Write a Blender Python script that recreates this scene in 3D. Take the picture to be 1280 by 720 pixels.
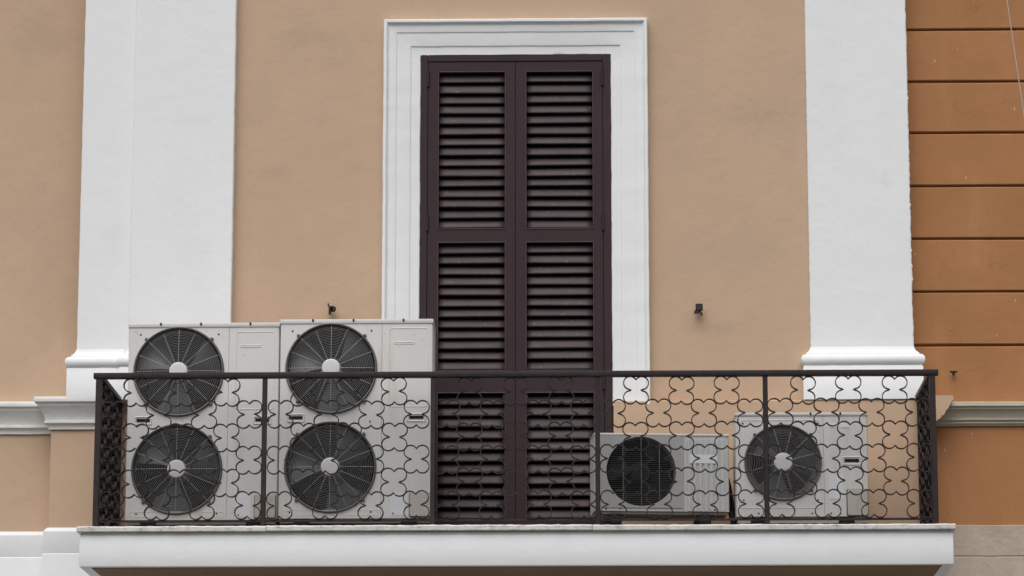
import bpy, bmesh, math, random
from mathutils import Vector, Matrix
random.seed(7)
R = math.radians
for o in list(bpy.data.objects): bpy.data.objects.remove(o)
scene = bpy.context.scene
C = scene.collection

# ---------------------------------------------------------------- camera
cam = bpy.data.cameras.new('camera'); cam.lens = 120.94; cam.sensor_width = 36
cam.clip_end = 3000; cam.clip_start = 0.1
co = bpy.data.objects.new('camera', cam); C.objects.link(co)
co.location = (0, -22.5, 1.6)
co.rotation_euler = (R(90 + 11.694), 0, R(1.370))
scene.camera = co
scene.render.resolution_x, scene.render.resolution_y = 1024, 576

# ---------------------------------------------------------------- sky, sun, exposure (overcast)
SUN_EL, SUN_AZ = 57, 192          # degrees; azimuth clockwise from +Y: high, in front of the facade, a little to the left
w = bpy.data.worlds.new('World'); scene.world = w; w.use_nodes = True
nt = w.node_tree; nt.nodes.clear()
sky = nt.nodes.new('ShaderNodeTexSky'); sky.sky_type = 'NISHITA'; sky.sun_disc = False
sky.sun_elevation = R(SUN_EL); sky.sun_rotation = R(SUN_AZ)
sky.air_density = 1.0; sky.dust_density = 6.0; sky.ozone_density = 1.0
hs = nt.nodes.new('ShaderNodeHueSaturation'); hs.inputs['Saturation'].default_value = 0.36
bg = nt.nodes.new('ShaderNodeBackground'); bg.inputs['Strength'].default_value = 0.07
out = nt.nodes.new('ShaderNodeOutputWorld')
nt.links.new(sky.outputs[0], hs.inputs['Color']); nt.links.new(hs.outputs[0], bg.inputs['Color'])
nt.links.new(bg.outputs[0], out.inputs['Surface'])
sl = bpy.data.lights.new('sun', 'SUN'); sl.energy = 1.5; sl.angle = R(70); sl.color = (1, .99, .972)
so = bpy.data.objects.new('sun', sl); C.objects.link(so)
az, el = R(SUN_AZ), R(SUN_EL)
sd = Vector((math.sin(az) * math.cos(el), math.cos(az) * math.cos(el), math.sin(el)))
so.rotation_euler = sd.to_track_quat('Z', 'Y').to_euler(); so.location = (-6, -18, 25)
vs = scene.view_settings; vs.view_transform = 'Standard'; vs.look = 'None'; vs.gamma = 1; vs.exposure = 0.42
vs.use_curve_mapping = False
scene.render.engine = 'CYCLES'
scene.cycles.max_bounces = 8; scene.cycles.diffuse_bounces = 5

# ---------------------------------------------------------------- materials
def srgb(r, g, b):
    f = lambda c: c / 12.92 if c <= .04045 else ((c + .055) / 1.055) ** 2.4
    return tuple(f(v / 255) for v in (r, g, b))

def material(name, col, rough=.8, var=.06, scale=1.2, bump=.0, bscale=120., wave=0., wscale=5., stain=None, stain_amt=0.,
             stain_scale=(2, 2, .6), speck=None, speck_amt=0., speck_scale=60., metallic=0., spec=.3, cracks=0., rnd=0., spots=(), flecks=0.):
    m = bpy.data.materials.new(name); m.use_nodes = True
    n, l = m.node_tree.nodes, m.node_tree.links
    b = n['Principled BSDF']; b.inputs['Roughness'].default_value = rough; b.inputs['Metallic'].default_value = metallic
    b.inputs['Specular IOR Level'].default_value = spec
    geo = n.new('ShaderNodeNewGeometry'); pos = geo.outputs['Position']
    def noise(sc, detail=4, rgh=.6, vec=None):
        t = n.new('ShaderNodeTexNoise'); t.inputs['Scale'].default_value = sc; t.inputs['Detail'].default_value = detail
        t.inputs['Roughness'].default_value = rgh; l.new(vec or pos, t.inputs['Vector']); return t.outputs['Fac']
    def ramp(fac, a, bb):
        r = n.new('ShaderNodeMapRange'); r.inputs['From Min'].default_value = a; r.inputs['From Max'].default_value = bb
        r.interpolation_type = 'SMOOTHSTEP'; l.new(fac, r.inputs['Value']); return r.outputs['Result']
    def mix(fac, a, bb, amt=1.):
        x = n.new('ShaderNodeMix'); x.data_type = 'RGBA'
        if amt != 1.:
            mm = n.new('ShaderNodeMath'); mm.operation = 'MULTIPLY'; mm.inputs[1].default_value = amt; l.new(fac, mm.inputs[0]); fac = mm.outputs[0]
        l.new(fac, x.inputs['Factor'])
        for s, v in (('A', a), ('B', bb)):
            sock = [i for i in x.inputs if i.identifier == s + '_Color'][0]
            if isinstance(v, tuple): sock.default_value = (*v, 1)
            else: l.new(v, sock)
        return [o for o in x.outputs if o.identifier == 'Result_Color'][0]
    lo = tuple(c * (1 - var) for c in col); hi = tuple(min(c * (1 + var), .95) for c in col)
    c = mix(ramp(noise(scale, 5), .3, .7), lo, hi)
    if var: c = mix(ramp(noise(scale * 9, 3), .35, .7), c, lo, .35)
    if stain:
        mp = n.new('ShaderNodeMapping'); mp.inputs['Scale'].default_value = stain_scale; l.new(pos, mp.inputs['Vector'])
        c = mix(ramp(noise(1., 6, .65, mp.outputs[0]), .48, .75), c, stain, stain_amt)
    if speck:
        c = mix(ramp(noise(speck_scale, 2), .66, .72), c, speck, speck_amt)
    if cracks:
        nz = n.new('ShaderNodeTexNoise'); nz.inputs['Scale'].default_value = 2.5; nz.inputs['Detail'].default_value = 5; l.new(pos, nz.inputs['Vector'])
        va = n.new('ShaderNodeVectorMath'); va.operation = 'ADD'; l.new(pos, va.inputs[0]); l.new(nz.outputs['Color'], va.inputs[1])
        vo = n.new('ShaderNodeTexVoronoi'); vo.feature = 'DISTANCE_TO_EDGE'; vo.inputs['Scale'].default_value = 1.7
        l.new(va.outputs[0], vo.inputs['Vector'])
        e = ramp(vo.outputs['Distance'], .008, .0)
        gate = ramp(noise(1.6, 2), .47, .56)
        mm = n.new('ShaderNodeMath'); mm.operation = 'MULTIPLY'; l.new(e, mm.inputs[0]); l.new(gate, mm.inputs[1])
        c = mix(mm.outputs[0], c, tuple(v * .45 for v in col), cracks)
    for (sx, sz, rx, rz, amt) in spots:          # fixed places on the wall: old damp marks, trowelled repairs, a darker upper corner
        mp = n.new('ShaderNodeMapping'); mp.vector_type = 'POINT'
        mp.inputs['Location'].default_value = (-sx / rx, 0, -sz / rz); mp.inputs['Scale'].default_value = (1 / rx, 0, 1 / rz)
        l.new(pos, mp.inputs['Vector'])
        ln = n.new('ShaderNodeVectorMath'); ln.operation = 'LENGTH'; l.new(mp.outputs[0], ln.inputs[0])
        ad = n.new('ShaderNodeMath'); ad.operation = 'MULTIPLY_ADD'; ad.inputs[1].default_value = 2.2; l.new(noise(7., 5, .7), ad.inputs[0]); l.new(ln.outputs['Value'], ad.inputs[2])
        c = mix(ramp(ad.outputs[0], 2.1, 1.1), c, tuple(v * f_ for v, f_ in zip(col, (.78, .82, .86))), amt)
    if flecks:                                   # sparse flecks of splashed white paint
        mp = n.new('ShaderNodeMapping'); mp.inputs['Scale'].default_value = (26, 26, 9); l.new(pos, mp.inputs['Vector'])
        c = mix(ramp(noise(1., 2, .5, mp.outputs[0]), .735, .76), c, (.62, .58, .54), flecks)
    if rnd:
        oi = n.new('ShaderNodeObjectInfo'); mr = n.new('ShaderNodeMapRange'); l.new(oi.outputs['Random'], mr.inputs['Value'])
        mr.inputs['To Min'].default_value = 1 - rnd; mr.inputs['To Max'].default_value = 1 + rnd
        vm = n.new('ShaderNodeVectorMath'); vm.operation = 'SCALE'; l.new(c, vm.inputs[0]); l.new(mr.outputs[0], vm.inputs['Scale']); c = vm.outputs[0]
    l.new(c, b.inputs['Base Color'])
    prev = None
    for amt, sc, dist in ((wave, wscale, .02), (bump, bscale, .004)):
        if amt:
            bm = n.new('ShaderNodeBump'); bm.inputs['Strength'].default_value = amt; bm.inputs['Distance'].default_value = dist
            l.new(noise(sc, 4 if sc > 20 else 2), bm.inputs['Height'])
            if prev: l.new(prev, bm.inputs['Normal'])
            prev = bm.outputs[0]
    if prev: l.new(prev, b.inputs['Normal'])
    return m

M = {}
M['tan'] = material('tan_plaster', (.515, .367, .256), .92, .045, .8, .35, 55, .22, 6, stain=(.43, .32, .24), stain_amt=.5, stain_scale=(1.3, 1.3, 1.1), speck=(.38, .27, .19), speck_amt=.25, speck_scale=34,
                    spots=((.78, 5.985, .26, .08, .55), (-1.70, 6.05, .14, .06, .5), (-2.17, 7.05, .22, .05, .5), (1.10, 7.42, .42, .22, .4), (-3.75, 8.05, .4, .25, .4), (-1.85, 8.0, .5, .12, .3), (1.0, 6.5, .5, .3, .22), (-3.7, 6.4, .3, .5, .22)))
M['white'] = material('white_paint', (.755, .768, .78), .75, .015, 1.5, .2, 60, .16, 7, stain=(.67, .68, .69), stain_amt=.3, stain_scale=(1.6, 1.6, .7),
                      spots=((1.96, 7.0, .05, .10, .35), (1.62, 7.6, .2, .12, .16), (-2.7, 7.4, .25, .05, .2), (-3.2, 6.6, .1, .25, .2)))
M['trim'] = material('trim_paint', (.72, .72, .705), .75, .03, 3, .25, 60, .35, 9, stain=(.55, .54, .5), stain_amt=.35, stain_scale=(2.5, 2.5, 4))
M['orange'] = material('ochre_plaster', (.365, .172, .073), .88, .07, 1.3, .3, 70, .25, 5, stain=(.43, .225, .105), stain_amt=.5, stain_scale=(4, 4, 1.2), cracks=.4, rnd=.05, flecks=.45)
M['beige'] = material('beige_stucco', (.45, .39, .32), .9, .08, 4, .5, 50, .4, 9, stain=(.33, .265, .215), stain_amt=.75, stain_scale=(2.5, 2.5, 5))
M['beige_trim'] = material('beige_trim', (.5, .46, .38), .85, .06, 5, .2, 80, .2, 8, stain=(.33, .29, .22), stain_amt=.5, stain_scale=(3, 3, 6))
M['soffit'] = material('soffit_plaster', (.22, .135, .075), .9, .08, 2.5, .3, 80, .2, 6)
M['stone'] = material('travertine_ledge', (.66, .64, .61), .7, .1, 8, .5, 90, .3, 14, stain=(.25, .23, .2), stain_amt=.8, stain_scale=(16, 16, 30), speck=(.12, .11, .1), speck_amt=.7, speck_scale=70)
M['dark_floor'] = material('dark_unseen_floor', (.13, .085, .065), .8, .12, 6, .2, 60)  # floor out of view, coloured dark to cut bounce onto the units
M['shutter'] = material('shutter_paint', (.034, .0178, .0222), .6, .07, 4, .08, 160, 0, 5, stain=(.042, .028, .03), stain_amt=.4, stain_scale=(3, 3, 12), spec=.25)
M['slat'] = material('slat_paint', (.050, .034, .036), .55, .15, 9, .1, 160, 0, 5, stain=(.068, .055, .055), stain_amt=.6, stain_scale=(5, 5, 30), speck=(.2, .18, .17), speck_amt=.4, speck_scale=45, spec=.3, rnd=.16)
M['bead'] = material('bead_highlight_paint', (.075, .052, .057), .55, .1, 6, spec=.3)  # lighter than the shutter, paints a highlight line round the openings
M['gap_shade'] = material('gap_shade_paint', (.02, .017, .017), .6, .1, 3)  # near black, paints the shade seen between the slats
M['iron'] = material('brown_iron_paint', (.025, .017, .0185), .55, .2, 14, .25, 120, 0, 5, stain=(.042, .027, .021), stain_amt=.5, stain_scale=(9, 9, 9), spec=.28, rnd=.25)
M['case'] = material('casing_paint', (.635, .628, .612), .5, .025, 3, .05, 200, .06, 4, stain=(.47, .445, .41), stain_amt=.55, stain_scale=(7, 7, 1.3), speck=(.36, .33, .3), speck_amt=.3, speck_scale=26, spec=.4)
M['case_grey'] = material('grey_casing_paint', (.51, .515, .515), .5, .03, 3, .05, 200, .05, 4, stain=(.38, .37, .35), stain_amt=.4, stain_scale=(4, 4, .8), spec=.4)
M['panel_grey'] = material('fan_panel_paint', (.36, .36, .355), .55, .03, 4, spec=.35)
M['cover'] = material('valve_cover_plastic', (.47, .44, .405), .55, .03, 5, spec=.35)
M['lid'] = material('lid_paint', (.6, .59, .57), .5, .03, 4, .05, 200, .05, 5, stain=(.42, .4, .37), stain_amt=.5, stain_scale=(5, 5, 5), spec=.4)
M['wire'] = material('grille_wire', (.22, .22, .218), .5, .05, 8, spec=.4)
M['spoke'] = material('grille_spoke', (.36, .36, .355), .5, .05, 8, spec=.4)
M['rim'] = material('grille_rim', (.12, .12, .118), .55, .08, 8, spec=.35)
M['dark'] = material('dark_interior', (.012, .012, .012), .8, .1, 5)
M['blade'] = material('fan_blade_plastic', (.12, .12, .124), .4, .08, 6, spec=.5)
M['bar'] = material('bar_plastic', (.075, .075, .073), .6, .05, 8)
M['hub'] = material('hub_badge', (.6, .59, .62), .45, .02, 6, spec=.4)
M['black'] = material('black_rubber', (.012, .011, .011), .7, .1, 10)
M['slot_shade'] = material('slot_shade_paint', (.006, .006, .006), .8, 0, 5)  # black painted as the shade inside the handle slots
M['sticker'] = material('paper_sticker', (.68, .69, .72), .6, .03, 20, stain=(.56, .57, .6), stain_amt=.5, stain_scale=(25, 25, 60))
M['screw'] = material('rusty_screw_and_shadow', (.06, .045, .035), .6, .2, 60)  # also colours the painted shadow gap behind the valve covers
M['cable'] = material('grey_cable', (.45, .44, .42), .6, .05, 6)
M['road'] = material('asphalt', (.06, .06, .06), .9, .1, 2, .4, 120)
M['pave'] = material('pavement_stone', (.18, .175, .165), .85, .1, 2, .3, 80)

# ---------------------------------------------------------------- helpers
def link(name, me, mat, parent=None, smooth=False):
    o = bpy.data.objects.new(name, me); C.objects.link(o)
    if mat is not None and not me.materials: me.materials.append(M[mat])
    if parent: o.parent = parent
    if smooth: me.polygons.foreach_set('use_smooth', [True] * len(me.polygons))
    return o
def thing(name, label, cat, loc=(0, 0, 0), rz=0., group=None):
    o = bpy.data.objects.new(name, None); C.objects.link(o); o.location = loc; o.rotation_euler = (0, 0, rz)
    o.empty_display_size = .1
    return tag(o, label, cat, group)
def tag(o, label, cat, group=None):
    o['label'] = label; o['category'] = cat
    if group: o['group'] = group
    return o
def mesh(verts, faces, name='mesh'):
    me = bpy.data.meshes.new(name); me.from_pydata([tuple(v) for v in verts], [], faces)
    bm = bmesh.new(); bm.from_mesh(me); bmesh.ops.recalc_face_normals(bm, faces=bm.faces); bm.to_mesh(me); bm.free()
    me.update(); return me
class B:
    """collects shapes into one bmesh"""
    def __init__(s): s.bm = bmesh.new()
    def box(s, x0, x1, y0, y1, z0, z1, bev=0., seg=1, rot=None):
        r = bmesh.ops.create_cube(s.bm, size=1)
        vs_ = r['verts']
        for v in vs_:
            v.co = Vector(((x0 + x1) / 2 + v.co.x * (x1 - x0), (y0 + y1) / 2 + v.co.y * (y1 - y0), (z0 + z1) / 2 + v.co.z * (z1 - z0)))
        if rot: bmesh.ops.transform(s.bm, matrix=rot, verts=vs_)
        if bev:
            es = list({e for v in vs_ for e in v.link_edges})
            bmesh.ops.bevel(s.bm, geom=es, offset=bev, segments=seg, affect='EDGES', profile=.5)
        return s
    def poly(s, verts, faces):
        vv = [s.bm.verts.new(v) for v in verts]
        for f in faces:
            try: s.bm.faces.new([vv[i] for i in f])
            except ValueError: pass
        return s
    def tube(s, pts, r, n=6, caps=True):
        pts = [Vector(p) for p in pts]; rings = []
        for i, p in enumerate(pts):
            d = (pts[min(i + 1, len(pts) - 1)] - pts[max(i - 1, 0)]).normalized()
            up = Vector((0, 0, 1)) if abs(d.z) < .9 else Vector((0, 1, 0))
            a = d.cross(up).normalized(); b = d.cross(a)
            rr = r[i] if isinstance(r, (list, tuple)) else r
            rings.append([s.bm.verts.new(p + (a * math.cos(t) + b * math.sin(t)) * rr) for t in [2 * math.pi * k / n for k in range(n)]])
        for i in range(len(rings) - 1):
            for k in range(n): s.bm.faces.new((rings[i][k], rings[i][(k + 1) % n], rings[i + 1][(k + 1) % n], rings[i + 1][k]))
        if caps: s.bm.faces.new(rings[0][::-1]); s.bm.faces.new(rings[-1])
        return s
    def ring(s, c, r, t, ax='y', n=64, m=6, ty=None):
        """torus about the y axis centred at c"""
        ty = ty or t; vv = []
        for i in range(n):
            a = 2 * math.pi * i / n
            vv.append([s.bm.verts.new((c[0] + (r + t * math.cos(q)) * math.cos(a), c[1] + ty * math.sin(q), c[2] + (r + t * math.cos(q)) * math.sin(a)))
                       for q in [2 * math.pi * k / m for k in range(m)]])
        for i in range(n):
            for k in range(m):
                s.bm.faces.new((vv[i][k], vv[i][(k + 1) % m], vv[(i + 1) % n][(k + 1) % m], vv[(i + 1) % n][k]))
        return s
    def lathe(s, c, prof, n=32, cap=True):
        """profile of (r, y) turned about the y axis through c"""
        vv = [[s.bm.verts.new((c[0] + r * math.cos(2 * math.pi * i / n), c[1] + y, c[2] + r * math.sin(2 * math.pi * i / n))) for i in range(n)] for r, y in prof]
        for j in range(len(vv) - 1):
            for i in range(n): s.bm.faces.new((vv[j][i], vv[j][(i + 1) % n], vv[j + 1][(i + 1) % n], vv[j + 1][i]))
        if cap: s.bm.faces.new(vv[-1])
        return s
    def holed(s, x0, x1, z0, z1, cx, cz, r, y, depth, n=72):
        """front sheet (facing -y) with a round hole and the tube behind it"""
        angs = [2 * math.pi * i / n for i in range(n)]
        for px, pz in ((x0, z0), (x1, z0), (x1, z1), (x0, z1)): angs.append(math.atan2(pz - cz, px - cx) % (2 * math.pi))
        angs = sorted(set(round(a, 5) for a in angs)); o, h, d = [], [], []
        for a in angs:
            ca, sa = math.cos(a), math.sin(a); t = 1e9
            if ca > 1e-6: t = min(t, (x1 - cx) / ca)
            if ca < -1e-6: t = min(t, (x0 - cx) / ca)
            if sa > 1e-6: t = min(t, (z1 - cz) / sa)
            if sa < -1e-6: t = min(t, (z0 - cz) / sa)
            o.append(s.bm.verts.new((cx + t * ca, y, cz + t * sa))); h.append(s.bm.verts.new((cx + r * ca, y, cz + r * sa)))
            d.append(s.bm.verts.new((cx + r * ca, y + depth, cz + r * sa)))
        k = len(angs)
        for i in range(k):
            j = (i + 1) % k
            s.bm.faces.new((o[i], o[j], h[j], h[i])); s.bm.faces.new((h[i], h[j], d[j], d[i]))
        return s
    def rrect(s, x0, x1, z0, z1, y, rad, wdt, thick, n=5):
        """raised rounded rectangle outline on a front face at y"""
        pts = []
        for cx, cz, a0 in ((x1 - rad, z1 - rad, 0), (x0 + rad, z1 - rad, 90), (x0 + rad, z0 + rad, 180), (x1 - rad, z0 + rad, 270)):
            for k in range(n + 1):
                a = R(a0 + 90 * k / n); pts.append((cx, cz, math.cos(a), math.sin(a)))
        prof = ((rad, .001), (rad - wdt * .35, -thick), (rad - wdt * .65, -thick), (rad - wdt, .001))
        rows = [[s.bm.verts.new((cx + ca * rr, y + yy, cz + sa * rr)) for cx, cz, ca, sa in pts] for rr, yy in prof]
        k = len(pts)
        for q in range(3):
            for i in range(k): s.bm.faces.new((rows[q][i], rows[q][(i + 1) % k], rows[q + 1][(i + 1) % k], rows[q + 1][i]))
        return s
    def plate(s, x0, x1, z0, z1, y0, y1, rad, n=4):
        """rounded plate between y0 (front) and y1"""
        pts = []
        for cx, cz, a0 in ((x1 - rad, z1 - rad, 0), (x0 + rad, z1 - rad, 90), (x0 + rad, z0 + rad, 180), (x1 - rad, z0 + rad, 270)):
            for k in range(n + 1):
                a = R(a0 + 90 * k / n); pts.append((cx + rad * math.cos(a), cz + rad * math.sin(a), cx + (rad - .004) * math.cos(a), cz + (rad - .004) * math.sin(a)))
        k = len(pts)
        back = [s.bm.verts.new((p[0], y1, p[1])) for p in pts]; mid = [s.bm.verts.new((p[0], y0 + .004, p[1])) for p in pts]
        fr = [s.bm.verts.new((p[2], y0, p[3])) for p in pts]
        for a, b in ((back, mid), (mid, fr)):
            for i in range(k): s.bm.faces.new((a[i], a[(i + 1) % k], b[(i + 1) % k], b[i]))
        s.bm.faces.new(fr); return s
    def sweep(s, path, prof, jit=0., step=0.):
        """prof = closed list of (proud, z) carried along an open xy path, mitred; outward is to the right of travel"""
        pts = [Vector(p) for p in path]
        if step:
            fine = [pts[0]]
            for a, b in zip(pts, pts[1:]):
                k = max(1, int((b - a).length / step))
                fine += [a.lerp(b, (i + 1) / k) for i in range(k)]
            pts = fine
        rows = []
        for i, p in enumerate(pts):
            ns = []
            if i > 0: d = (p - pts[i - 1]).normalized(); ns.append(Vector((d.y, -d.x)))
            if i < len(pts) - 1: d = (pts[i + 1] - p).normalized(); ns.append(Vector((d.y, -d.x)))
            mv = ns[0] if len(ns) == 1 else (ns[0] + ns[1]) / (1 + ns[0].dot(ns[1]))
            dz, dp = random.uniform(-jit, jit), random.uniform(-jit, jit)
            rows.append([s.bm.verts.new((p.x + mv.x * (u + dp * (u > .001)), p.y + mv.y * (u + dp * (u > .001)), z + dz)) for u, z in prof])
        n = len(prof)
        for a, b in zip(rows, rows[1:]):
            for k in range(n): s.bm.faces.new((a[k], a[(k + 1) % n], b[(k + 1) % n], b[k]))
        s.bm.faces.new(rows[0]); s.bm.faces.new(rows[-1][::-1]); return s
    def prism(s, poly, y0, y1):
        n = len(poly)
        a = [s.bm.verts.new((x, y0, z)) for x, z in poly]; b = [s.bm.verts.new((x, y1, z)) for x, z in poly]
        for k in range(n): s.bm.faces.new((a[k], a[(k + 1) % n], b[(k + 1) % n], b[k]))
        s.bm.faces.new(a); s.bm.faces.new(b[::-1]); return s
    def me(s, name='mesh', fix=True):
        if fix: bmesh.ops.recalc_face_normals(s.bm, faces=s.bm.faces)
        m = bpy.data.meshes.new(name); s.bm.to_mesh(m); s.bm.free(); return m
    def obj(s, name, mat, parent=None, smooth=False, fix=True):
        return link(name, s.me(name, fix), mat, parent, smooth)
def autosmooth(o, ang=35):
    me = o.data
    me.polygons.foreach_set('use_smooth', [True] * len(me.polygons))
    bm = bmesh.new(); bm.from_mesh(me)
    for e in bm.edges:
        e.smooth = len(e.link_faces) == 2 and e.calc_face_angle(0) < R(ang)
    bm.to_mesh(me); bm.free(); return o
def copy_thing(root):
    r = root.copy(); C.objects.link(r)
    for ch in root.children:
        c = ch.copy(); C.objects.link(c); c.parent = r
        for g in ch.children:
            d = g.copy(); C.objects.link(d); d.parent = c
    return r

# ---------------------------------------------------------------- street (below the picture)
g = B().box(-600, 600, -900, 300, -.5, 0).obj('ground', 'road'); g['kind'] = 'structure'
g = B().box(-40, 40, -4.2, -.04, .002, .13, .01).obj('pavement', 'pave'); g['kind'] = 'structure'

# ---------------------------------------------------------------- plastered building
bld = thing('plastered_building', 'tan plastered building with white pilasters and a white framed balcony door', 'building')
TOP = 10.5
B().prism([(-3.602, 0), (-1.155, 0), (-1.155, TOP), (-3.40, TOP), (-3.40, 5.46), (-3.602, 5.46)], 0, .5) \
   .prism([(-1.155, 0), (.13, 0), (.13, 4.515), (-1.155, 4.515)], 0, .5) \
   .prism([(-1.155, 7.872), (.13, 7.872), (.13, TOP), (-1.155, TOP)], 0, .5) \
   .prism([(.13, 0), (2.238, 0), (2.238, 5.46), (2.11, 5.46), (2.11, TOP), (.13, TOP)], 0, .5).obj('wall', 'tan', bld)
B().box(-11, -3.402, .19, .6, 0, TOP).obj('wall', 'tan', bld)
autosmooth(B().box(.136, 2.240, -.07, .002, 4.530, 5.478, .004).obj('dado', 'tan', bld), 40)
# pilaster shafts, hand plastered edges
def shaft(x0, x1, yf, z0, z1, rough_edge=0.):
    n = 320 if rough_edge else 90; b = B(); rows = []; wob = 0
    for i in range(n + 1):
        z = z0 + (z1 - z0) * i / n
        jl = random.uniform(-1, 1) * .0012; wob = wob * .8 + random.uniform(-1, 1) * rough_edge * .5; jr = wob + random.uniform(-1, 1) * max(.0012, rough_edge * .8) + (random.random() < .06) * rough_edge * 2
        c = .006
        rows.append([b.bm.verts.new(p) for p in ((x0 + jl, 0.02, z), (x0 + jl, yf + c, z), (x0 + c + jl, yf, z), (x1 - c + jr * .5, yf, z), (x1 + jr, yf + c, z), (x1 + jr, .14, z))])
    for a, q in zip(rows, rows[1:]):
        for k in range(5): b.bm.faces.new((a[k], a[k + 1], q[k + 1], q[k]))
    return b.me('pilaster')
base_prof = lambda zb: [(-.05, zb), (.052, zb), (.055, zb + .003), (.055, 5.700), (.051, 5.706), (.047, 5.712), (.056, 5.718), (.066, 5.735), (.068, 5.75), (.064, 5.768),
                        (.052, 5.782), (.034, 5.788), (.033, 5.796), (.024, 5.803), (.013, 5.815), (.005, 5.832), (0.001, 5.845), (-.05, 5.845)]
for x0, x1, yf, zb, rg, xb in ((-3.438, -3.070, -.052, 5.5, 0, -3.12), (-3.090, -2.408, -.076, 5.488, 0, -2.408), (1.446, 2.128, -.025, 5.480, .0024, 2.128)):
    p = link('pilaster', shaft(x0, x1, yf, 5.70, TOP, rg), 'white', bld)
    yb = .2 if x0 < -3.3 else .01
    path = [(x0, yb), (x0, yf), (xb, yf)] + ([(xb, .14 if xb > 2 else .01)] if xb > -3 else [])
    autosmooth(B().sweep(path, base_prof(zb), .0012, .06).obj('pilaster_base', 'white', p), 40)
# string course with the break over the pedestal
sc_prof = [(-.03, 5.522), (.094, 5.519), (.102, 5.514), (.106, 5.50), (.103, 5.485), (.094, 5.480), (.086, 5.478), (.083, 5.462), (.078, 5.457), (.066, 5.440), (.050, 5.415), (.040, 5.392), (.034, 5.370),
           (.034, 5.366), (.041, 5.364), (.041, 5.351), (.030, 5.347), (.020, 5.340), (.016, 5.326), (.016, 5.312), (-.03, 5.312)]
autosmooth(B().sweep([(-11, .19), (-3.602, .19), (-3.602, 0), (-3.172, 0)], sc_prof, .0012, .08).obj('string_course', 'trim', bld), 35)
# cut end of the same moulding on the far corner, plastered over
B().prism([(2.2, 5.507), (2.374, 5.507), (2.376, 5.478), (2.366, 5.470), (2.352, 5.442), (2.338, 5.418), (2.334, 5.414), (2.327, 5.41), (2.318, 5.39), (2.312, 5.376), (2.296, 5.372), (2.290, 5.355), (2.268, 5.345), (2.262, 5.335), (2.2, 5.334)], -.0715, .3).obj('cornice_return', 'tan', bld)
# base course
bs_prof = [(-.05, 4.656), (.006, 4.656), (.010, 4.652), (.026, 4.634), (.030, 4.628), (.030, 4.487), (.0285, 4.483), (.032, 4.479), (.033, 4.474), (.033, 0.0), (-.05, 0.0)]
autosmooth(B().sweep([(-11, .19), (-3.602, .19), (-3.602, 0), (2.238, 0), (2.238, .14)], bs_prof, .0008, .25).obj('base_course', 'white', bld), 30)
# moulded surround of the door
def surround():
    prof = [(0, .0), (0, .066), (.005, .071), (.019, .071), (.024, .067), (.030, .056), (.040, .050), (.080, .048), (.086, .046), (.091, .041), (.098, .040), (.174, .038), (.181, .036), (.187, .030), (.194, .029), (.244, .027), (.249, .022), (.249, 0.0)]
    x0, x1, z0, z1 = -1.405, .378, 5.455, 8.107
    path = []
    n = 60
    for i in range(n): path.append(('L', z0 + (z1 - z0 - .26) * i / n))
    m = 36
    rows = []; b = B()
    def row(fn): rows.append([b.bm.verts.new(fn(u, -pr - .001)) for u, pr in prof])
    wb = [0.]
    def jj():
        wb[0] = wb[0] * .75 + random.uniform(-1, 1) * .0008
        return wb[0] + random.uniform(-1, 1) * .0004
    for i in range(n + 1):
        z = z0 + (z1 - z0 - .27) * i / n; j, k = jj(), jj()
        row(lambda u, y: (x0 + u + (j if u < .24 else j * 1.6), y + (k if y < -.01 else 0), z))
    row(lambda u, y: (x0 + u, y, z1 - u))
    for i in range(1, m):
        j, k = jj(), jj(); t = i / m
        row(lambda u, y: (x0 + .26 + (x1 - x0 - .52) * t, y + (k if y < -.01 else 0), z1 - u + j))
    row(lambda u, y: (x1 - u, y, z1 - u))
    for i in range(n, -1, -1):
        z = z0 + (z1 - z0 - .27) * i / n; j, k = jj(), jj()
        row(lambda u, y: (x1 - u + (j if u < .24 else j * 1.6), y + (k if y < -.01 else 0), z))
    q = len(prof)
    for a, c in zip(rows, rows[1:]):
        for k in range(q - 1): b.bm.faces.new((a[k], a[k + 1], c[k + 1], c[k]))
    b.bm.faces.new(rows[0]); b.bm.faces.new(rows[-1])
    return b
autosmooth(surround().obj('door_surround', 'white', bld), 20)

def chip(x0, x1, z, hgt):
    n = 14; b = B(); rows = []
    for i in range(n + 1):
        t = i / n; x = x0 + (x1 - x0) * t; e = math.sin(math.pi * min(1, t * 1.02)) ** .5 if 0 < t < 1 else 0
        rows.append([b.bm.verts.new(v) for v in ((x, -.0285, z - .006), (x, -.0325, z), (x, -.0305, z + hgt * e * random.uniform(.5, 1) + .001))])
    for p, q in zip(rows, rows[1:]):
        for k in range(2): b.bm.faces.new((p[k], p[k + 1], q[k + 1], q[k]))
    return b
chip(-.262, -.175, 7.868, .012).obj('chipped_edge', 'cover', bld); chip(-.10, -.02, 7.868, .005).obj('chipped_edge', 'cover', bld)

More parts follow.
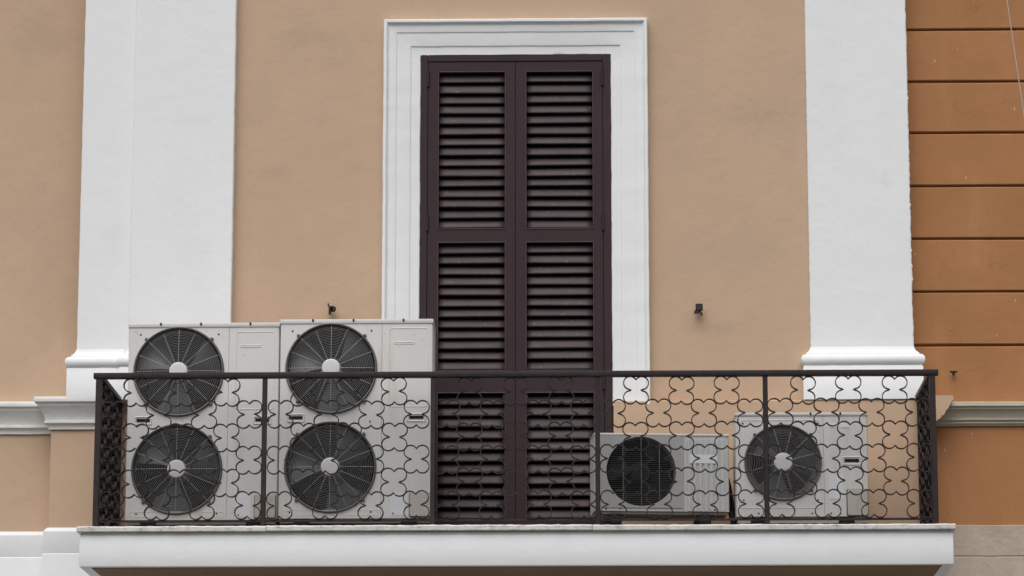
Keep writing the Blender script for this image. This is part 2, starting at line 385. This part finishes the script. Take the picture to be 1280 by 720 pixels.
# ---------------------------------------------------------------- ochre building next door
nb = thing('rusticated_building', 'ochre building with horizontal plaster grooves beyond the white corner pilaster', 'building')
XL, XR = 2.06, 10.0
B().box(XL, XR, .176, .62, 0, TOP).obj('wall', 'orange', nb)
js = [5.884, 6.250, 6.612, 6.977, 7.347, 7.705, 8.071]
while js[-1] < TOP - .4: js.append(js[-1] + .3645)
zs = [5.46] + js
for a, c in zip(zs, zs[1:]):
    n = 26; gp = .0075; b = B(); rows = []
    for i in range(n + 1):
        x = XL + .01 + (XR - XL - .02) * i / n
        j0, j1 = random.uniform(-.0015, .0015), random.uniform(-.0015, .0015)
        rows.append([b.bm.verts.new(v) for v in ((x, .178, a + gp), (x, .156, a + gp + j0), (x, .150, a + gp + .006 + j0), (x, .150, c - gp - .006 + j1), (x, .156, c - gp + j1), (x, .178, c - gp))])
    for p, q in zip(rows, rows[1:]):
        for k in range(5): b.bm.faces.new((p[k], p[k + 1], q[k + 1], q[k]))
    b.obj('plaster_course', 'orange', nb)
B().box(XL + .01, XR, .15, .178, 4.66, 5.34).obj('plaster_course', 'orange', nb)
rc_prof = [(-.02, 5.486), (.100, 5.484), (.106, 5.480), (.106, 5.456), (.098, 5.451), (.090, 5.447), (.088, 5.438), (.080, 5.434), (.064, 5.42), (.048, 5.395), (.044, 5.383), (.048, 5.380), (.048, 5.371), (.036, 5.367), (.030, 5.36), (.034, 5.357),
           (.034, 5.350), (.022, 5.347), (.016, 5.336), (-.02, 5.336)]
autosmooth(B().sweep([(2.22, .15), (XR, .15)], rc_prof, .001, .15).obj('string_course', 'beige_trim', nb), 30)
rb_prof = [(-.02, 4.671), (.012, 4.671), (.016, 4.667), (.016, 4.470), (.010, 4.464), (.012, 4.460), (.017, 4.457), (.017, 0), (-.02, 0)]
autosmooth(B().sweep([(2.20, .15), (XR, .15)], rb_prof, .0015, .1).obj('base_course', 'beige', nb), 30)

# ---------------------------------------------------------------- balcony
bal = thing('balcony', 'white balcony slab with a weathered stone ledge', 'balcony')
autosmooth(B().box(-3.240, 2.252, -1.025, -.038, 4.268, 4.468, .008, 2).box(-3.232, 2.244, -1.017, -.038, 4.462, 4.484).obj('slab', 'white', bal), 40)
def ledge(x0, x1, dz):
    n = max(6, int((x1 - x0) / .03)); b = B(); rows = []
    for i in range(n + 1):
        x = x0 + (x1 - x0) * i / n; j = random.uniform(-.0025, .0025); k = random.uniform(-.0025, .0015)
        rows.append([b.bm.verts.new(v) for v in ((x, -.915, 4.486 + dz), (x, -1.046 + j, 4.486 + dz), (x, -1.054 + j, 4.49 + dz), (x, -1.056 + j, 4.514 + dz + k), (x, -1.048 + j, 4.522 + dz + k), (x, -.915, 4.522 + dz))])
    for p, q in zip(rows, rows[1:]):
        for k in range(6): b.bm.faces.new((p[k], p[(k + 1) % 6], q[(k + 1) % 6], q[k]))
    b.bm.faces.new(rows[0]); b.bm.faces.new(rows[-1]); return b
for x0, x1, dz in ((-3.256, -2.062, 0), (-2.058, -.012, .002), (-.008, 2.264, 0)):
    ledge(x0, x1, dz).obj('stone_ledge', 'stone', bal)
B().box(-3.25, 2.258, -.912, -.038, 4.485, 4.5215).obj('floor', 'dark_floor', bal)  # unseen floor, added dark to darken and warm the units above
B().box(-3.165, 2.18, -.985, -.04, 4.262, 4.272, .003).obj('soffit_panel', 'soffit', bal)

# ---------------------------------------------------------------- louvred door
door = thing('louvred_door', 'closed dark brown double door with louvred shutters in the white surround', 'door', (0, 0, 0))
FZ = 4.525
autosmooth(B().box(-1.153, -1.107, -.03, .06, FZ, 7.868, .003).box(.075, .128, -.03, .06, FZ, 7.868, .003).box(-1.107, .075, -.03, .06, 7.819, 7.868, .003).obj('door_frame', 'shutter', door), 40)
B().box(-1.153, .128, .10, .14, FZ, 7.868).obj('inner_shade_panel', 'gap_shade', door)  # dark panel added so the gaps between slats read as shade
def slat_mesh(wd):
    # steep louvre board with rounded front, cross-section in y,z
    sec = [(.018, .060), (.008, .046), (-.003, .027), (-.010, .012), (-.012, .005), (-.010, .0), (-.005, -.002), (.001, .003), (.008, .016), (.018, .036), (.028, .056)]
    n = 8; v = []; f = []; q = len(sec)
    for i in range(n + 1):
        x = -wd / 2 + wd * i / n
        for y, z in sec: v.append((x, y, z))
    for i in range(n):
        for k in range(q): f.append((i * q + k, i * q + (k + 1) % q, (i + 1) * q + (k + 1) % q, (i + 1) * q + k))
    f.append(tuple(range(q))); f.append(tuple(range(n * q, n * q + q)))
    return mesh(v, f, 'slat')
slat_me = slat_mesh(.446); slat_me.materials.append(M['slat']); slat_me.polygons.foreach_set('use_smooth', [True] * len(slat_me.polygons))
panels = ((6.662, 7.744, 15), (5.697, 6.563, 12), (4.700, 5.541, 11))
for a, c, o0, o1 in ((-1.104, -.518, -1.030, -.586), (-.514, .072, -.440, .004)):
    b = B()
    b.box(a, o0, -.024, .02, FZ + .012, 7.816); b.box(o1, c, -.024, .02, FZ + .012, 7.816)
    for z0, z1 in ((7.744, 7.816), (6.563, 6.662), (5.541, 5.697), (FZ + .012, 4.700)): b.box(o0, o1, -.024, .02, z0, z1)
    leaf = autosmooth(b.obj('shutter_leaf', 'shutter', door), 40)
    lip = B()
    for z0, z1, n in panels:   # thin bead round each opening
        for bx in ((o0 - .007, o0, z0 - .007, z1 + .007), (o1, o1 + .007, z0 - .007, z1 + .007)): lip.box(bx[0], bx[1], -.029, -.02, bx[2], bx[3], .002)
        lip.box(o0, o1, -.0285, -.02, z1, z1 + .007, .002); lip.box(o0, o1, -.0285, -.02, z0 - .007, z0, .002)
    lip.obj('panel_bead', 'bead', leaf)
    for z0, z1, n in panels:
        for k in range(n):
            s = link('slat', slat_me, None, leaf)
            s.location = ((o0 + o1) / 2, .0 + random.uniform(-.001, .001), z0 + (z1 - z0) * (k + .06) / n + random.uniform(-.003, .003))
            s.rotation_euler = (R(random.uniform(-4, 4)), R(random.uniform(-.45, .45)), 0)
            s.scale = (1, 1, (z1 - z0) / n / .0735)
    hx = a - .001 if a < -1 else c + .001
    for hz in (7.70, 6.70, 5.62, 4.78):
        B().tube([(hx, -.032, hz - .055), (hx, -.032, hz + .055)], .010, 8).box(hx - .004, hx + .004, -.034, -.02, hz - .05, hz + .05).obj('hinge', 'shutter', leaf)

# ---------------------------------------------------------------- railing
rail = thing('balcony_railing', 'dark brown wrought iron balcony railing with quatrefoil pattern', 'railing')
px = [-3.143, -2.085, -1.015, .027, 1.090, 2.145]; YF = -1.0; ZF = 4.518
def h(b): return autosmooth(b, 40)
h(B().box(-3.178, 2.185, YF - .024, YF + .024, 5.472, 5.509, .004, 2).obj('handrail', 'iron', rail))
for x in (px[0], px[-1]):
    yw = -.002 if x < 0 else -.072
    h(B().box(x - .022, x + .022, YF + .025, yw, 5.474, 5.507, .004, 2).obj('handrail', 'iron', rail))
    h(B().box(x - .007, x + .007, YF + .02, yw, 4.553, 4.567, .002).obj('bottom_rail', 'iron', rail))
h(B().box(px[0], px[-1], YF - .006, YF + .008, 4.552, 4.566, .002).obj('bottom_rail', 'iron', rail))
for i, x in enumerate(px):
    wd = .019 if i in (0, 5) else .0155
    h(B().box(x - wd, x + wd, YF - wd, YF + wd, ZF, 5.473, .003).obj('post', 'iron', rail))
for x in (px[0], px[-1]):
    yw = -.004 if x < 0 else -.074
    h(B().box(x - .012, x + .012, yw - .026, yw, ZF, 5.473, .003).obj('post', 'iron', rail))
def quatrefoil():
    lx, lz, r = .0375, .0465, .0425
    quad = []
    quad.append((0, .0670))
    for k in range(11):
        a = R(145 - 230 * k / 10); quad.append((lx + r * math.cos(a), lz + r * math.sin(a)))
    quad.append((.0310, 0.0))
    pts = quad[:]
    pts += [(x, -z) for x, z in quad[-2::-1]]
    pts += [(-x, -z) for x, z in quad[1:]]
    pts += [(-x, z) for x, z in quad[-2:0:-1]]
    n = len(pts); t, d = .0031, .0125; v = []; f = []
    for i, (x, z) in enumerate(pts):
        p0, p1 = pts[i - 1], pts[(i + 1) % n]
        dx, dz = p1[0] - p0[0], p1[1] - p0[1]; ln = math.hypot(dx, dz) or 1
        nx, nz = -dz / ln, dx / ln
        if ln < .004: nx, nz = (0, 1) if abs(x) > .02 else (1, 0)
        for s_, y in ((1, -d), (1, d), (-1, d), (-1, -d)): v.append((x + nx * t * s_, y, z + nz * t * s_))
    for i in range(n):
        j = (i + 1) % n
        for k in range(4): f.append((i * 4 + k, i * 4 + (k + 1) % 4, j * 4 + (k + 1) % 4, j * 4 + k))
    return mesh(v, f, 'quatrefoil')
qm = quatrefoil(); qm.materials.append(M['iron'])
rows_z = [5.383 - .1455 * k for k in range(6)]
def bay(place, length, pitch):
    for r_, z in enumerate(rows_z):
        offs = (-1, 0, 1) if r_ % 2 == 0 else (-1.5, -.5, .5, 1.5)
        for u in offs:
            o = link('quatrefoil', qm, None, rail); place(o, u * pitch, z)
            o.scale = (pitch / .289 * random.uniform(.985, 1.015), 1, 1)
for x0, x1 in zip(px, px[1:]):
    cx = (x0 + x1) / 2
    def pl(o, u, z):
        o.location = (cx + u + random.uniform(-.003, .003), YF + random.uniform(-.002, .002), z + random.uniform(-.003, .003)); o.rotation_euler = (0, R(random.uniform(-2.8, 2.8)), R(random.uniform(-3, 3)))
    bay(pl, x1 - x0, .289)
for x in (px[0], px[-1]):
    def pl(o, u, z):
        o.location = (x, -.505 + u if x < 0 else -.54 + u * .93, z); o.rotation_euler = (0, 0, R(90 + random.uniform(-1.5, 1.5)))
    bay(pl, 1, .262)

# ---------------------------------------------------------------- air conditioners
def grille(cx, cz, yf, r0, r1, gap, nsp, off, bulge, rimw):
    dome = lambda r: yf - bulge * (1 - ((r - r0) / (r1 - r0)) ** 3)
    rb = B(); r = r0 + gap
    while r < r1 - rimw:
        rb.ring((cx, dome(r), cz), r, .0014, n=72, m=4); r += gap
    sp = B()
    for k in range(nsp):
        a = 2 * math.pi * k / nsp + off
        pts = [(cx + q * math.cos(a), dome(q) - .003, cz + q * math.sin(a)) for q in [r0 * .8 + (r1 - r0 * .8) * i / 8 for i in range(9)]]
        sp.tube(pts, .0016, 5)
    rim = B().lathe((cx, yf, cz), [(r1 - rimw, .05), (r1 - rimw + .002, .01), (r1 - rimw * .6, -.004), (r1 - .010, -.010), (r1 - .006, -.017), (r1 - .001, -.018), (r1 + .003, -.014), (r1 + .005, -.005), (r1 + .006, .002)], 64, cap=False)
    for k in range(4):
        a = R(45 + 90 * k); c_, s_ = math.cos(a), math.sin(a)
        rim.box(cx + (r1 + .010) * c_ - .010, cx + (r1 + .010) * c_ + .010, yf - .014, yf + .001, cz + (r1 + .010) * s_ - .010, cz + (r1 + .010) * s_ + .010, .003)
    hub = B().lathe((cx, dome(r0), cz), [(r0 + .003, .006), (r0 + .001, -.005), (r0 - .003, -.008), (r0 * .85, -.009), (r0 * .35, -.0095)], 32)
    return rb, sp, rim, hub
def fan(cx, cz, y, r, rot, nb_=3):
    b = B(); b.lathe((cx, y, cz), [(.07, .05), (.07, -.02), (.06, -.035), (.03, -.04)], 24)
    for k in range(nb_):
        a0 = rot + 2 * math.pi * k / nb_; g_ = []
        for i in range(8):
            t = i / 7; rr = .06 + (r - .06) * t
            lead = .15 + .55 * t - .25 * t * t; span = .75 - .05 * t + .35 * math.sin(math.pi * t * .55)
            g_.append([b.bm.verts.new((cx + rr * math.cos(a0 + lead - span * j / 6), y - .035 + .085 * (j / 6) - .018 * math.sin(math.pi * j / 6), cz + rr * math.sin(a0 + lead - span * j / 6))) for j in range(7)])
        for p, q in zip(g_, g_[1:]):
            for j in range(6): b.bm.faces.new((p[j], p[j + 1], q[j + 1], q[j]))
    return b
def add_fan(t, cx, cz, yf, r, rot, nsp, off, gap, hub_r, bulge=.022, rimw=.012):
    rb, sp, rim, hub = grille(cx, cz, yf, hub_r, r, gap, nsp, off, bulge, rimw)
    gr = rim.obj('fan_grille', 'rim', t); autosmooth(gr, 50)
    rb.obj('grille_wires', 'wire', gr, True)['kind'] = 'stuff'; sp.obj('grille_spokes', 'spoke', gr, True)['kind'] = 'stuff'; autosmooth(hub.obj('hub_badge', 'hub', gr), 50)
    f = fan(cx, cz, yf + .10, r * .93, rot); f.obj('fan', 'blade', t, True, fix=False)
def screws(b, pts, y, r=.006):
    for x, z in pts: b.lathe((x, y, z), [(r, .002), (r, -.002), (r * .6, -.004)], 8)
def lid_screws(b, xs, y, z):
    for x in xs: b.tube([(x, y, z - .004), (x, y - .006, z + .003), (x, y - .007, z + .010)], .006, 6)
def casing(t, W, D, zb, zt, seam, holes, mat, deep=.2):
    yf, yb = -D / 2, D / 2; b = B(); x0, x1 = -W / 2, W / 2; c = .012
    # front fan sheet(s), right sheet, chamfered corners, sides, back, floor
    zz = [zb] + [(holes[i][1] + holes[i + 1][1]) / 2 for i in range(len(holes) - 1)] + [zt] if len(holes) > 1 else [zb, zt]
    for (hx, hz, hr), z0, z1 in zip(holes, zz, zz[1:]): b.holed(x0 + c, seam - .0015, z0, z1, hx, hz, hr, yf, deep)
    b.poly([(seam + .0015, yf, zb), (x1 - c, yf, zb), (x1 - c, yf, zt), (seam + .0015, yf, zt)], [(0, 1, 2, 3)])
    b.poly([(seam - .0015, yf, zb), (seam - .0015, yf, zt), (seam, yf + .006, zt), (seam, yf + .006, zb), (seam + .0015, yf, zb), (seam + .0015, yf, zt)], [(0, 1, 2, 3), (3, 2, 5, 4)])
    v = [(x0 + c, yf), (x0 + c * .3, yf + c * .3), (x0, yf + c), (x0, yb), (x1, yb), (x1, yf + c), (x1 - c * .3, yf + c * .3), (x1 - c, yf)]
    for p, q in zip(v, v[1:]): b.poly([(*p, zb), (*q, zb), (*q, zt), (*p, zt)], [(0, 1, 2, 3)])
    b.poly([(*p, zb) for p in v], [tuple(range(8))])
    bmesh.ops.remove_doubles(b.bm, verts=b.bm.verts, dist=.0002)
    o = autosmooth(b.obj('casing', mat, t), 30)
    k = B()
    for hx, hz, hr in holes: k.lathe((hx, yf + deep - .002, hz), [(hr + .02, 0), (.01, 0)], 40)
    k.obj('interior_shade_disc', 'dark', o); return o  # near-black disc stands in for the shade deep inside the casing
def details(t, o, mat, handle, sticker, cover, yf):
    for x0, x1, z0, z1 in handle:
        hd = autosmooth(B().rrect(x0 - .016, x1 + .016, z0 - .022, z1 + .018, yf - .001, .010, .012, .004).obj('handle_recess', mat, t), 30)
        B().box(x0, x1, yf - .0035, yf + .001, z0, z1).obj('slot_shade', 'slot_shade', hd)  # black strip on the face stands in for a shaded recess
    for x0, x1, z0, z1 in sticker: B().box(x0, x1, yf - .0022, yf + .001, z0, z1).obj('label_sticker', 'sticker', t)
    for x0, x1, z0, z1 in cover:
        cv = autosmooth(B().plate(x0, x1, z0, z1, yf - .022, yf + .001, .012).obj('valve_cover', 'cover', t), 30)
        B().plate(x0 - .005, x1 + .004, z0 - .003, z1 + .006, yf - .004, yf + .001, .013).obj('shadow_outline', 'screw', cv)  # larger dark plate painted as the shadow gap round the cover
        B().box((x0 + x1) / 2 - .002, (x0 + x1) / 2 + .002, yf - .0245, yf - .02, z0 + .03, z1 - .03, .001).obj('rib', 'cover', cv)

def tall_unit(label, rots):
    W, D, H = .975, .36, 1.362; yf = -D / 2; zb = .08
    t = thing('air_conditioner', label, 'air conditioner', group='tall twin fan air conditioners')
    holes = [(-.160, .407, .289), (-.160, 1.043, .289)]
    casing(t, W, D, zb, H - .028, .163, holes, 'case')
    autosmooth(B().box(-W / 2 - .004, W / 2 + .004, yf - .006, D / 2 + .004, H - .030, H, .005, 2).obj('lid', 'lid', t), 40)
    b = B(); lid_screws(b, (-.28, -.02, .30), yf - .006, H - .010)
    screws(b, ((-.41, H - .075), (.095, H - .075), (-.42, .70), (.09, .70), (-.415, .12), (.10, .12), (.24, .11)), yf)
    b.obj('screws', 'screw', t, True)['kind'] = 'stuff'
    for (hx, hz, hr), rot in zip(holes, rots): add_fan(t, hx, hz, yf, hr, rot, 16, 0, .0105, .057)
    autosmooth(B().rrect(.205, .462, .79, H - .055, yf, .022, .010, .0022).obj('embossed_panel', 'case', t), 30)
    autosmooth(B().rrect(.235, .375, H - .165, H - .145, yf, .009, .009, .0028).obj('embossed_badge', 'case', t), 30)
    autosmooth(B().rrect(-.462, .150, .095, .135, yf, .008, .008, .0018).obj('embossed_panel', 'case', t), 30)
    details(t, t, 'case', ((-.425, -.340, .716, .735), (.340, .430, .716, .735)), ((.222, .318, .098, .245),), ((.345, .478, .088, .235),), yf)
    for x in (-.34, .34): autosmooth(B().box(x - .05, x + .05, yf + .015, D / 2 - .02, 0, .079, .006).obj('foot', 'black', t), 40)
    B().box(-W / 2 + .01, W / 2 - .01, yf + .03, D / 2 - .01, .055, .0795).obj('base_pan', 'cover', t)
    return t
u1 = tall_unit('tall grey white air conditioner with two fans at the balcony end, beside the white pilaster', (.4, .5))
u1.location = (-2.508, -.56, 4.5225); u1.rotation_euler = (0, 0, R(-.4))
u2 = tall_unit('tall grey white air conditioner with two fans next to the dark louvred door', (1.0, .75))
u2.location = (-1.520, -.60, 4.5235)
u2.scale = (1.008, 1, 1.008)

# small unit with barred fan panel
W, D, H = .868, .28, .637
u3 = thing('air_conditioner', 'small grey air conditioner with barred black fan opening and fluted front, below the handrail', 'air conditioner', (.424, -.540, 4.5225), R(5.5))
yf = -D / 2; fx, fz, fr = -.133, .390, .226
casing(u3, W, D, .134, H - .012, .14, [(fx, fz, fr)], 'case_grey', .14)
autosmooth(B().box(-W / 2 - .003, W / 2 + .003, yf - .005, D / 2 + .003, H - .016, H, .005, 2).obj('lid', 'lid', u3), 40)
b = B().holed(-.395, .130, .155, .620, fx, fz, fr - .002, yf - .006, .02)
b.poly([(-.395, yf - .006, .155), (.13, yf - .006, .155), (.13, yf - .006, .62), (-.395, yf - .006, .62), (-.395, yf, .155), (.13, yf, .155), (.13, yf, .62), (-.395, yf, .62)], [(0, 1, 5, 4), (1, 2, 6, 5), (2, 3, 7, 6), (3, 0, 4, 7)])
fp = b.obj('fan_panel', 'panel_grey', u3)
b = B(); n = 36
for i in range(n):
    z = -fr + 2 * fr * (i + .5) / n; q = math.sqrt(max(0, fr * fr - z * z))
    b.tube([(fx - q, yf - .004, fz + z), (fx + q, yf - .004, fz + z)], .0013, 4)
b.obj('grille_bars', 'bar', fp)['kind'] = 'stuff'
b = B()
for x in (-.117, 0, .117):
    q = math.sqrt(fr * fr - x * x); b.tube([(fx + x, yf - .008, fz - q), (fx + x, yf - .008, fz + q)], .0017, 5)
b.obj('grille_uprights', 'wire', fp)
fan(fx, fz, yf + .075, fr * .93, .9).obj('fan', 'dark', u3, True, fix=False)
b = B()
for k in range(7):
    x = .165 + k * .036
    b.box(x, x + .022, yf - .007, yf + .001, .135, .600, .0015)
b.obj('fluting', 'case_grey', u3)
B().box(.178, .355, yf - .0085, yf - .006, .445, .502).obj('label_sticker', 'sticker', u3)
b = B(); screws(b, ((-.36, .147), (-.27, .150), (.31, .148), (.34, .147)), yf); b.obj('screws', 'screw', u3, True)['kind'] = 'stuff'
B().box(-W / 2 + .012, W / 2 - .012, yf + .02, D / 2 - .01, .118, .1335).obj('base_pan', 'cover', u3)
for x in (-.30, .275):
    autosmooth(B().box(x - .05, x + .05, yf + .0, D / 2, 0, .05, .008).box(x - .04, x + .04, yf - .008, D / 2, .045, .117, .006).obj('foot', 'black', u3), 40)

# medium unit
W, D, H = .845, .33, .766
u4 = thing('air_conditioner', 'medium grey white single fan air conditioner at the balcony end under the corner pilaster', 'air conditioner', (1.331, -.535, 4.5225), R(.5))
yf = -D / 2
casing(u4, W, D, .095, H - .02, .140, [(-.120, .443, .243)], 'case')
autosmooth(B().box(-W / 2 - .004, W / 2 + .004, yf - .006, D / 2 + .004, H - .022, H, .005, 2).obj('lid', 'lid', u4), 40)
b = B(); lid_screws(b, (-.24, .06, .25), yf - .006, H - .010)
screws(b, ((-.375, H - .07), (.105, H - .07), (-.375, .2), (.10, .2), (.06, .115), (-.28, .115), (.18, .115), (.24, .115)), yf); b.obj('screws', 'screw', u4, True)['kind'] = 'stuff'
add_fan(u4, -.120, .443, yf, .243, 2.4, 12, R(15), .0105, .058)
autosmooth(B().lathe((-.120, yf, .443), [(.243, .012), (.232, .016), (.215, .03), (.200, .055), (.196, .09)], 64, cap=False).obj('shroud', 'rim', u4), 50)
autosmooth(B().rrect(-.40, .125, .145, H - .045, yf, .02, .010, .0022).obj('embossed_panel', 'case', u4), 30)
details(u4, u4, 'case', ((.272, .365, .445, .465),), ((.170, .26, .205, .36), (.170, .225, .668, .695), (.25, .31, .668, .695)), ((.285, .415, .098, .265),), yf)
for x in (-.28, .28): autosmooth(B().box(x - .06, x + .06, yf + .0, D / 2, 0, .055, .006).box(x - .05, x + .05, yf + .012, D / 2 - .02, .05, .094, .006).obj('foot', 'black', u4), 40)
B().box(-W / 2 + .01, W / 2 - .01, yf + .02, D / 2 - .01, .055, .0945).obj('base_pan', 'cover', u4)

# insulated pipes between the two smaller units
pp = thing('pipe_bundle', 'black insulated pipes between the small and the medium air conditioner', 'pipes')
for k, (a, c, e) in enumerate((((.862, -.50, 4.90), (.885, -.52, 4.84), (.905, -.50, 4.62)), ((.858, -.47, 4.83), (.882, -.50, 4.76), (.90, -.50, 4.60)), ((.855, -.52, 4.72), (.88, -.56, 4.68), (.898, -.56, 4.58)))):
    a, c, e = map(Vector, (a, c, e)); d = Vector((e.x + .005, e.y, 4.535))
    pts = [a.lerp(c, t / 6).lerp(c.lerp(e, t / 6), t / 6) for t in range(7)] + [d]
    B().tube(pts, .011 + .003 * k, 8).obj('pipe', 'black', pp, True)

# ---------------------------------------------------------------- wall fittings
def stay(label, loc, flip):
    t = thing('shutter_stay', label, 'shutter stay', loc, group='iron shutter stays in the tan wall')
    B().tube([(0, .012, 0), (0, -.05, 0)], .008, 8).obj('pin', 'iron', t, True)
    return t
s1 = stay('small dark iron shutter stay with round catch above the air conditioner beside the door', (-1.752, 0, 6.107), 1)
autosmooth(B().lathe((.022, -.05, .004), [(.018, .012), (.020, .008), (.020, -.008), (.017, -.012)], 14).box(0, .022, -.062, -.038, -.014, .022, .003).obj('catch', 'iron', s1), 40)
autosmooth(B().box(-.008, .006, -.056, -.044, -.034, .026, .002).box(-.014, -.006, -.054, -.046, .020, .044, .002).obj('lever', 'iron', s1), 40)
s2 = stay('small dark iron shutter stay with square catch on the wall above the small air conditioner', (.704, 0, 6.100), 1)
autosmooth(B().box(-.020, .028, -.064, -.038, -.012, .034, .004).obj('catch', 'iron', s2), 40)
autosmooth(B().box(-.030, .006, -.058, -.042, -.032, -.010, .003).tube([(.008, -.05, -.010), (.018, -.052, -.03), (.020, -.05, -.045)], .007, 6).obj('lever', 'iron', s2), 40)
hk = thing('wall_hook', 'tiny dark iron hook on the ochre wall right of the handrail end', 'hook', (2.402, .15, 5.690))
B().tube([(0, .03, 0), (0, -.04, 0)], .006, 6).obj('pin', 'iron', hk, True)
autosmooth(B().box(-.026, .024, -.046, -.036, .0, .013, .002).box(-.010, .008, -.044, -.034, -.016, .002, .002).obj('catch', 'iron', hk), 40)
pts = []
for i in range(25):
    t = i / 24; x = 2.60 + .55 * t; pts.append((x, -.35 + .1 * t, 9.6 - 4.6 * t + .12 * (2 * t - 1) ** 2))
cb = B().tube(pts, .0032, 6).obj('hanging_cable', 'cable', None, True); tag(cb, 'thin pale cable hanging slanted in front of the ochre wall', 'cable')
